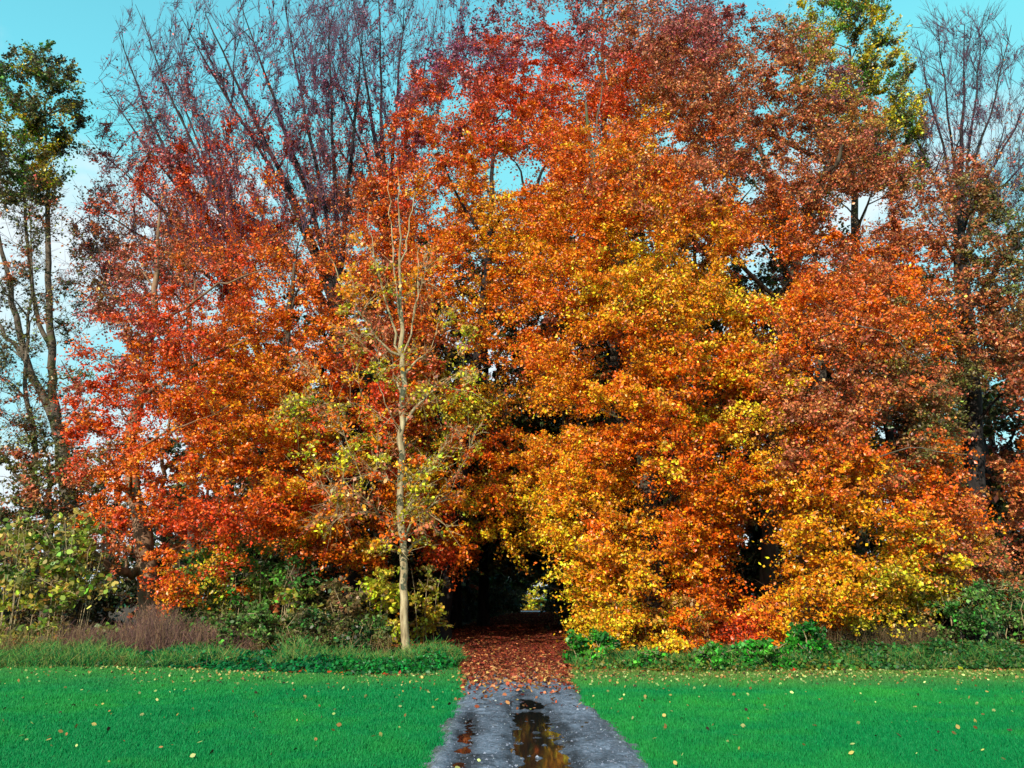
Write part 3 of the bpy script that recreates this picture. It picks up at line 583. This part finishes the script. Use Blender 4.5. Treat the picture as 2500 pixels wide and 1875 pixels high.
# single leaves strewn over lawn and track
x, y = scatter(2600, 7.5, 21); keep = rng.uniform(size=len(x)) < np.clip((y-6)/13, .12, 1)*np.where(y > 15.5, 1, .55); x, y = x[keep], y[keep]
keep = (y < edge_y(x)+.2) & ((np.minimum(x-pl(y), pr(y)-x) < 0) | (rng.uniform(size=len(x)) < .4)); x, y = x[keep], y[keep]
x2 = rng.uniform(-14, 16, 4200); y2 = edge_y(x2)-np.abs(rng.normal(0, 1.3, 4200)); q = rng.uniform(size=4200) < np.where(x2 < 0, .45, 1); x2 = x2[q]; y2 = y2[q]; x = np.concatenate([x, x2]); y = np.concatenate([y, y2])
fc = np.array([s2l((164, 168, 104)), s2l((176, 150, 84)), s2l((140, 98, 56)), s2l((60, 48, 36))])[rng.choice(4, len(x), p=[.40, .24, .2, .16])]
onp = np.minimum(x-pl(y), pr(y)-x) > 0
tag(flat_leaves('fallen_leaves', x, y, np.where(onp, np.maximum(path_z(x, y), .030)+.008, .045+rng.uniform(0, .02, len(x))), .050, jitter(fc, .3, .05), tilt=.9), kind='stuff')
# floor of the wood: dull leaves
n = 26000; x = rng.uniform(-26, 26, n); y = edge_y(x)+rng.uniform(-.1, 12, n); ok = (x < pl(y)+.1) | (x > pr(y)-.1); x, y = x[ok], y[ok]
tag(flat_leaves('forest_floor_leaves', x, y, .02+rng.uniform(0, .05, len(x)), .13, jitter(np.array([PALL['B']*.6, PALL['R']*.45, PALL['G']*.5])[rng.integers(0, 3, len(x))], .3), points=4), kind='stuff')

# ------------------------------------------------------------------ undergrowth
def cover(name, px0, px1, d0, d1, n, hmax, size, cols, kind='stuff', up=.7, m=None, edge=True):
    x = rng.uniform(0, 1, n); d = rng.uniform(0, 1, n)
    a, b_ = at(px0, 1600, 19.5)[0], at(px1, 1600, 19.5)[0]
    X = a+(b_-a)*x; Y = d0+(d1-d0)*d
    if edge: Y = edge_y(X)+(d1-d0)*d + vnoise(X, Y, .7, 21)*.12
    H = hmax*(.75+.32*vnoise(X, Y, .6, 22)+.22*vnoise(X, Y, .22, 23)).clip(.15, 1.6)*np.sqrt(np.clip(d*5, .15, 1))
    Z = H*rng.uniform(0, 1, n)**.6
    lv, lf = leaf_quads(np.stack([X, Y, Z+.02], 1), size, up=up, points=6)
    c = np.array([s2l(q) for q in cols])[rng.integers(0, len(cols), n)]
    o = mesh_from(name, lv, lf, m or M_green, colors=jitter(c, .28, .08)); tag(o, kind=kind); return o
cover('ground_ivy', -150, 860, 0, 3.0, 17000, .24, .085, [(6, 88, 44), (10, 108, 54), (18, 120, 50), (14, 74, 40)])
cover('ground_ivy', 840, 1122, 0, 3.0, 6500, .26, .08, [(14, 104, 44), (22, 124, 48), (40, 120, 44), (30, 84, 40)])
cover('verge_weeds', 1400, 2100, .1, 2.8, 10000, .22, .075, [(60, 120, 40), (90, 120, 44), (120, 110, 46), (40, 90, 34)])
cover('verge_weeds', 2080, 2650, .1, 3.0, 11000, .40, .08, [(40, 100, 40), (60, 110, 44), (90, 104, 50), (30, 76, 34)])

def weeds(name, px0, px1, d0, d1, n, h0, h1, cols, r=.006, lean=.16, prof=None):
    px = rng.uniform(px0, px1, n); d = rng.uniform(d0, d1, n); x = at(px, np.full(n, 1600), d)[:, 0]
    h = rng.uniform(h0, h1, n)
    if prof: h *= prof(px)
    A = np.stack([x, d, 0*x-.02], 1); B = A+np.stack([rng.normal(0, lean, n)*h, rng.normal(0, lean, n)*h, h], 1)
    v, f = sticks(A, B, r, r*.5)
    # seed heads and side stalks
    k = 3; t = rng.uniform(.35, 1, (n*k, 1)); A2 = np.repeat(A, k, 0); B2 = np.repeat(B, k, 0); s = A2+(B2-A2)*t; e = s+np.stack([rng.normal(0, .12, n*k), rng.normal(0, .12, n*k), rng.uniform(.03, .22, n*k)], 1)
    v2, f2 = sticks(s, e, r*.8, r*.5)
    c = np.array([s2l(q) for q in cols])[rng.integers(0, len(cols), len(f)+len(f2))]
    tag(mesh_from(name, np.concatenate([v, v2]), np.concatenate([f, f2+len(v)]), M_litter, colors=jitter(c, .25, .05)), kind='stuff')
def tuft(seed): return lambda p: .35+.5*np.exp(-((p-350)/150)**2)+.22*vnoise(p/90, p*0, 1, seed)
weeds('dead_weeds', 150, 620, 21.2, 23.5, 2600, .5, 1.5, [(112, 82, 72), (92, 66, 66), (128, 100, 74), (80, 60, 56)], prof=tuft(31), lean=.26, r=.005)
weeds('dead_weeds', 600, 960, 21, 23, 380, .25, .8, [(120, 100, 66), (92, 84, 50), (140, 116, 76)], lean=.3)
weeds('dead_weeds', 1960, 2300, 21, 23, 800, .4, .9, [(96, 76, 56), (110, 92, 60), (76, 66, 50)], lean=.3)
weeds('dead_weeds', -150, 200, 21, 23, 300, .3, .9, [(130, 108, 70), (104, 90, 56), (84, 70, 50)], lean=.3)

VG = [(36, 110, 50), (60, 120, 48), (96, 124, 56), (28, 84, 44), (120, 120, 64)]
weeds('verge_grass', -150, 1120, 18.9, 21.8, 5200, .12, .5, VG, r=.006, lean=.4, prof=lambda p: .7+.35*vnoise(p/60, p*0, 1, 35))
weeds('verge_grass', 1395, 2650, 18.7, 21.5, 5200, .10, .42, VG, r=.006, lean=.4, prof=lambda p: .7+.35*vnoise(p/60, p*0, 1, 36))

def bush(name, label, px, py, w, h, n, cols, size=.1, leaves=120, rad=.45, stems=6, cat='bush', group=None, bark=None, depth=.8, mleaf=None, points=6, low=.12, stemr=.014, d=None, up=.5, x=None):
    """a shrub or clump of saplings: base at ground pixel px,py (or distance d), w metres wide, h metres high"""
    o = gnd(px, py) if d is None else np.array([at(px, 1600, d)[0] if x is None else x, d, 0.])
    rt = root(name, o, label, cat, group)
    th = rng.uniform(0, 2*PI, n); rr = np.sqrt(rng.uniform(0, 1, n)); z = low*h+(h*(1-low))*rng.uniform(0, 1, n)
    tp = np.sqrt(np.clip(1.05-(z/h)**3, .1, 1)); C = np.stack([np.cos(th)*rr*w/2*tp, np.sin(th)*rr*w/2*tp*depth, z], 1)
    c = np.array([s2l(q) for q in cols])[rng.integers(0, len(cols), n)]
    fo = foliage(C+o, np.full(n, rad)*rng.uniform(.7, 1.2, n), np.full(n, leaves), size, c, sprays=6, sub=1, droop=.2, points=points, twigr=.005, up=up)
    fo = (fo[0]-o, fo[1], fo[2], (fo[3][0]-o, fo[3][1]))
    crown(rt, fo, mleaf or M_green, bark or M_twigpale, 'foliage')
    for k in range(stems):
        a = rng.uniform(0, 2*PI); q = w*.32*rng.uniform(.1, 1); bx, by = math.cos(a)*q, math.sin(a)*q*depth
        P = np.array([[bx, by, -.03], [bx*1.2+rng.normal(0, .05), by*1.1, h*.35], [bx*1.4+rng.normal(0, .1), by*1.2, h*.7], [bx*1.6+rng.normal(0, .15), by*1.3, h*rng.uniform(.85, 1.0)]])
        v, f = tubes([(smooth_line(P, 10), np.linspace(stemr, .005, 10))], 5)
        mesh_from('stem', v, f, bark or M_twigpale, rt, smooth=True)
    return rt
YG = [(158, 150, 54), (124, 134, 48), (176, 162, 80), (100, 114, 46)]; GR = [(70, 128, 50), (92, 140, 56), (120, 150, 60), (52, 98, 44)]
bush('sapling', 'yellow green maple saplings with pale stems at the left picture edge', 30, 1592, 2.8, 3.6, 26, YG, .15, 70, .6, 9, 'saplings', d=23)
bush('sapling', 'tall yellow green sapling clump left of the thick lit trunk', 150, 1592, 2.0, 4.0, 24, YG, .16, 70, .6, 8, 'saplings', d=23)
bush('bush', 'leafy green bush just right of the thick lit trunk', 470, 1590, 2.0, 3.0, 26, GR+YG[:1], .13, 90, .55, 6, d=24.5)
bush('bush', 'green bush topped with light leaves under the red sprays', 590, 1590, 2.2, 3.4, 28, GR+YG, .12, 90, .55, 8, d=24.5)
bush('bush', 'dull green bush with bare pale stems between the light bush and the dark one', 700, 1590, 2.2, 2.7, 26, YG+GR, .11, 80, .5, 9, d=24)
bush('bush', 'dark brown leaved bush left of the yellow bush', 820, 1595, 2.0, 2.0, 22, [(110, 92, 54), (88, 84, 44), (130, 108, 66)], .11, 90, .45, 5, d=23)
bush('bush', 'bright yellow green bush beside the foot of the slender pale tree', 925, 1600, 1.7, 2.3, 26, [(190, 188, 44), (160, 168, 44), (206, 190, 60)], .12, 100, .45, 5, d=24)
bush('bush', 'yellow bush between the slender pale tree and the tunnel', 1035, 1600, 1.1, 2.5, 18, [(190, 160, 44), (150, 140, 44), (120, 110, 40)], .11, 90, .4, 4, d=26)
bush('bush', 'low dull green bush in front of the brown weeds, nearer the thick trunk', 600, 1600, 2.2, 1.3, 26, [(60, 96, 42), (80, 110, 48), (104, 104, 52)], .09, 110, .4, 5, d=21.8)
bush('bush', 'low dark green bush left of the slender tree foot', 760, 1600, 2.4, 1.2, 28, [(46, 84, 40), (64, 96, 44), (90, 90, 46)], .09, 110, .4, 5, d=21.6)
bush('bush', 'low green brown tangle right at the slender tree foot', 900, 1600, 1.5, 1.0, 20, [(70, 98, 44), (100, 96, 52), (50, 80, 40)], .09, 100, .35, 5, d=21.8)
GB = [(40, 118, 34), (56, 132, 38), (30, 96, 32), (80, 146, 48)]
bush('bush', 'bright green nettle clump at the right corner of the track', 1440, 1628, 1.15, .75, 22, GB, .09, 110, .26, 5, low=.05)
bush('bush', 'small bright green plant under the golden leaves, second from the track', 1580, 1634, .9, .42, 12, GB, .08, 80, .2, 4, low=.05)
bush('bush', 'low bright green clump in the middle of the right verge', 1740, 1640, .9, .5, 16, GB, .085, 90, .22, 4, low=.05)
bush('bush', 'wide bright green clump below the red spray', 1860, 1636, 1.3, .62, 22, GB, .085, 100, .26, 5, low=.05)
bush('bush', 'tallest bright green clump in front of the grey trunk foot', 1965, 1630, 1.1, .95, 26, GB, .085, 100, .28, 5, low=.05)
bush('bush', 'dark green bush right of the grey trunk foot', 2160, 1600, 2.2, 1.3, 26, [(50, 84, 38), (66, 96, 40), (84, 84, 44)], .1, 90, .4, 5, d=23)
bush('bush', 'large dull green bush filling the lower right corner of the wood', 2440, 1625, 2.9, 1.85, 46, [(66, 112, 48), (86, 122, 54), (104, 120, 60), (54, 92, 44)], .075, 170, .42, 8, d=21)
bush('sapling', 'thin sapling with one straight pale stem right of the amber beech', 2335, 1600, .7, 3.4, 9, [(160, 150, 60), (130, 140, 56), (190, 150, 60)], .12, 40, .4, 1, 'sapling', d=22.5, low=.45, stemr=.024)
bush('sapling', 'short sapling with pale twisted leaves left of the large green bush', 2255, 1600, .8, 1.9, 8, [(170, 150, 70), (190, 120, 50)], .12, 50, .35, 2, 'sapling', d=22.5, low=.4)
bush('bush', 'low yellow and brown bush under the golden leaves', 1660, 1620, 2.4, 1.5, 30, [(206, 150, 50), (170, 110, 46), (196, 176, 60)], .1, 110, .42, 5, d=22.5)
bush('bush', 'yellow leaved bush closing the right side of the tunnel mouth', 1530, 1620, 1.7, 2.6, 30, [(226, 176, 44), (206, 190, 50), (226, 140, 36)], .105, 130, .45, 5, d=22.5)

# dark understorey that closes the wood near the ground, and the sides of the tunnel
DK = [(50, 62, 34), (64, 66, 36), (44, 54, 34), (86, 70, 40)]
for x in np.arange(-26, 31, 2.6):
    if -3.9 < x < 3.6: continue
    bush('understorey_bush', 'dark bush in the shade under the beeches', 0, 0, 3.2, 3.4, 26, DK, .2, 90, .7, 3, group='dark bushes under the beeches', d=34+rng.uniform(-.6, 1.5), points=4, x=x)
for d in np.arange(36, 78, 3.4):
    for sd_ in (-1, 1):
        off = 2.9-1.9*np.clip((d-46)/26, 0, 1)
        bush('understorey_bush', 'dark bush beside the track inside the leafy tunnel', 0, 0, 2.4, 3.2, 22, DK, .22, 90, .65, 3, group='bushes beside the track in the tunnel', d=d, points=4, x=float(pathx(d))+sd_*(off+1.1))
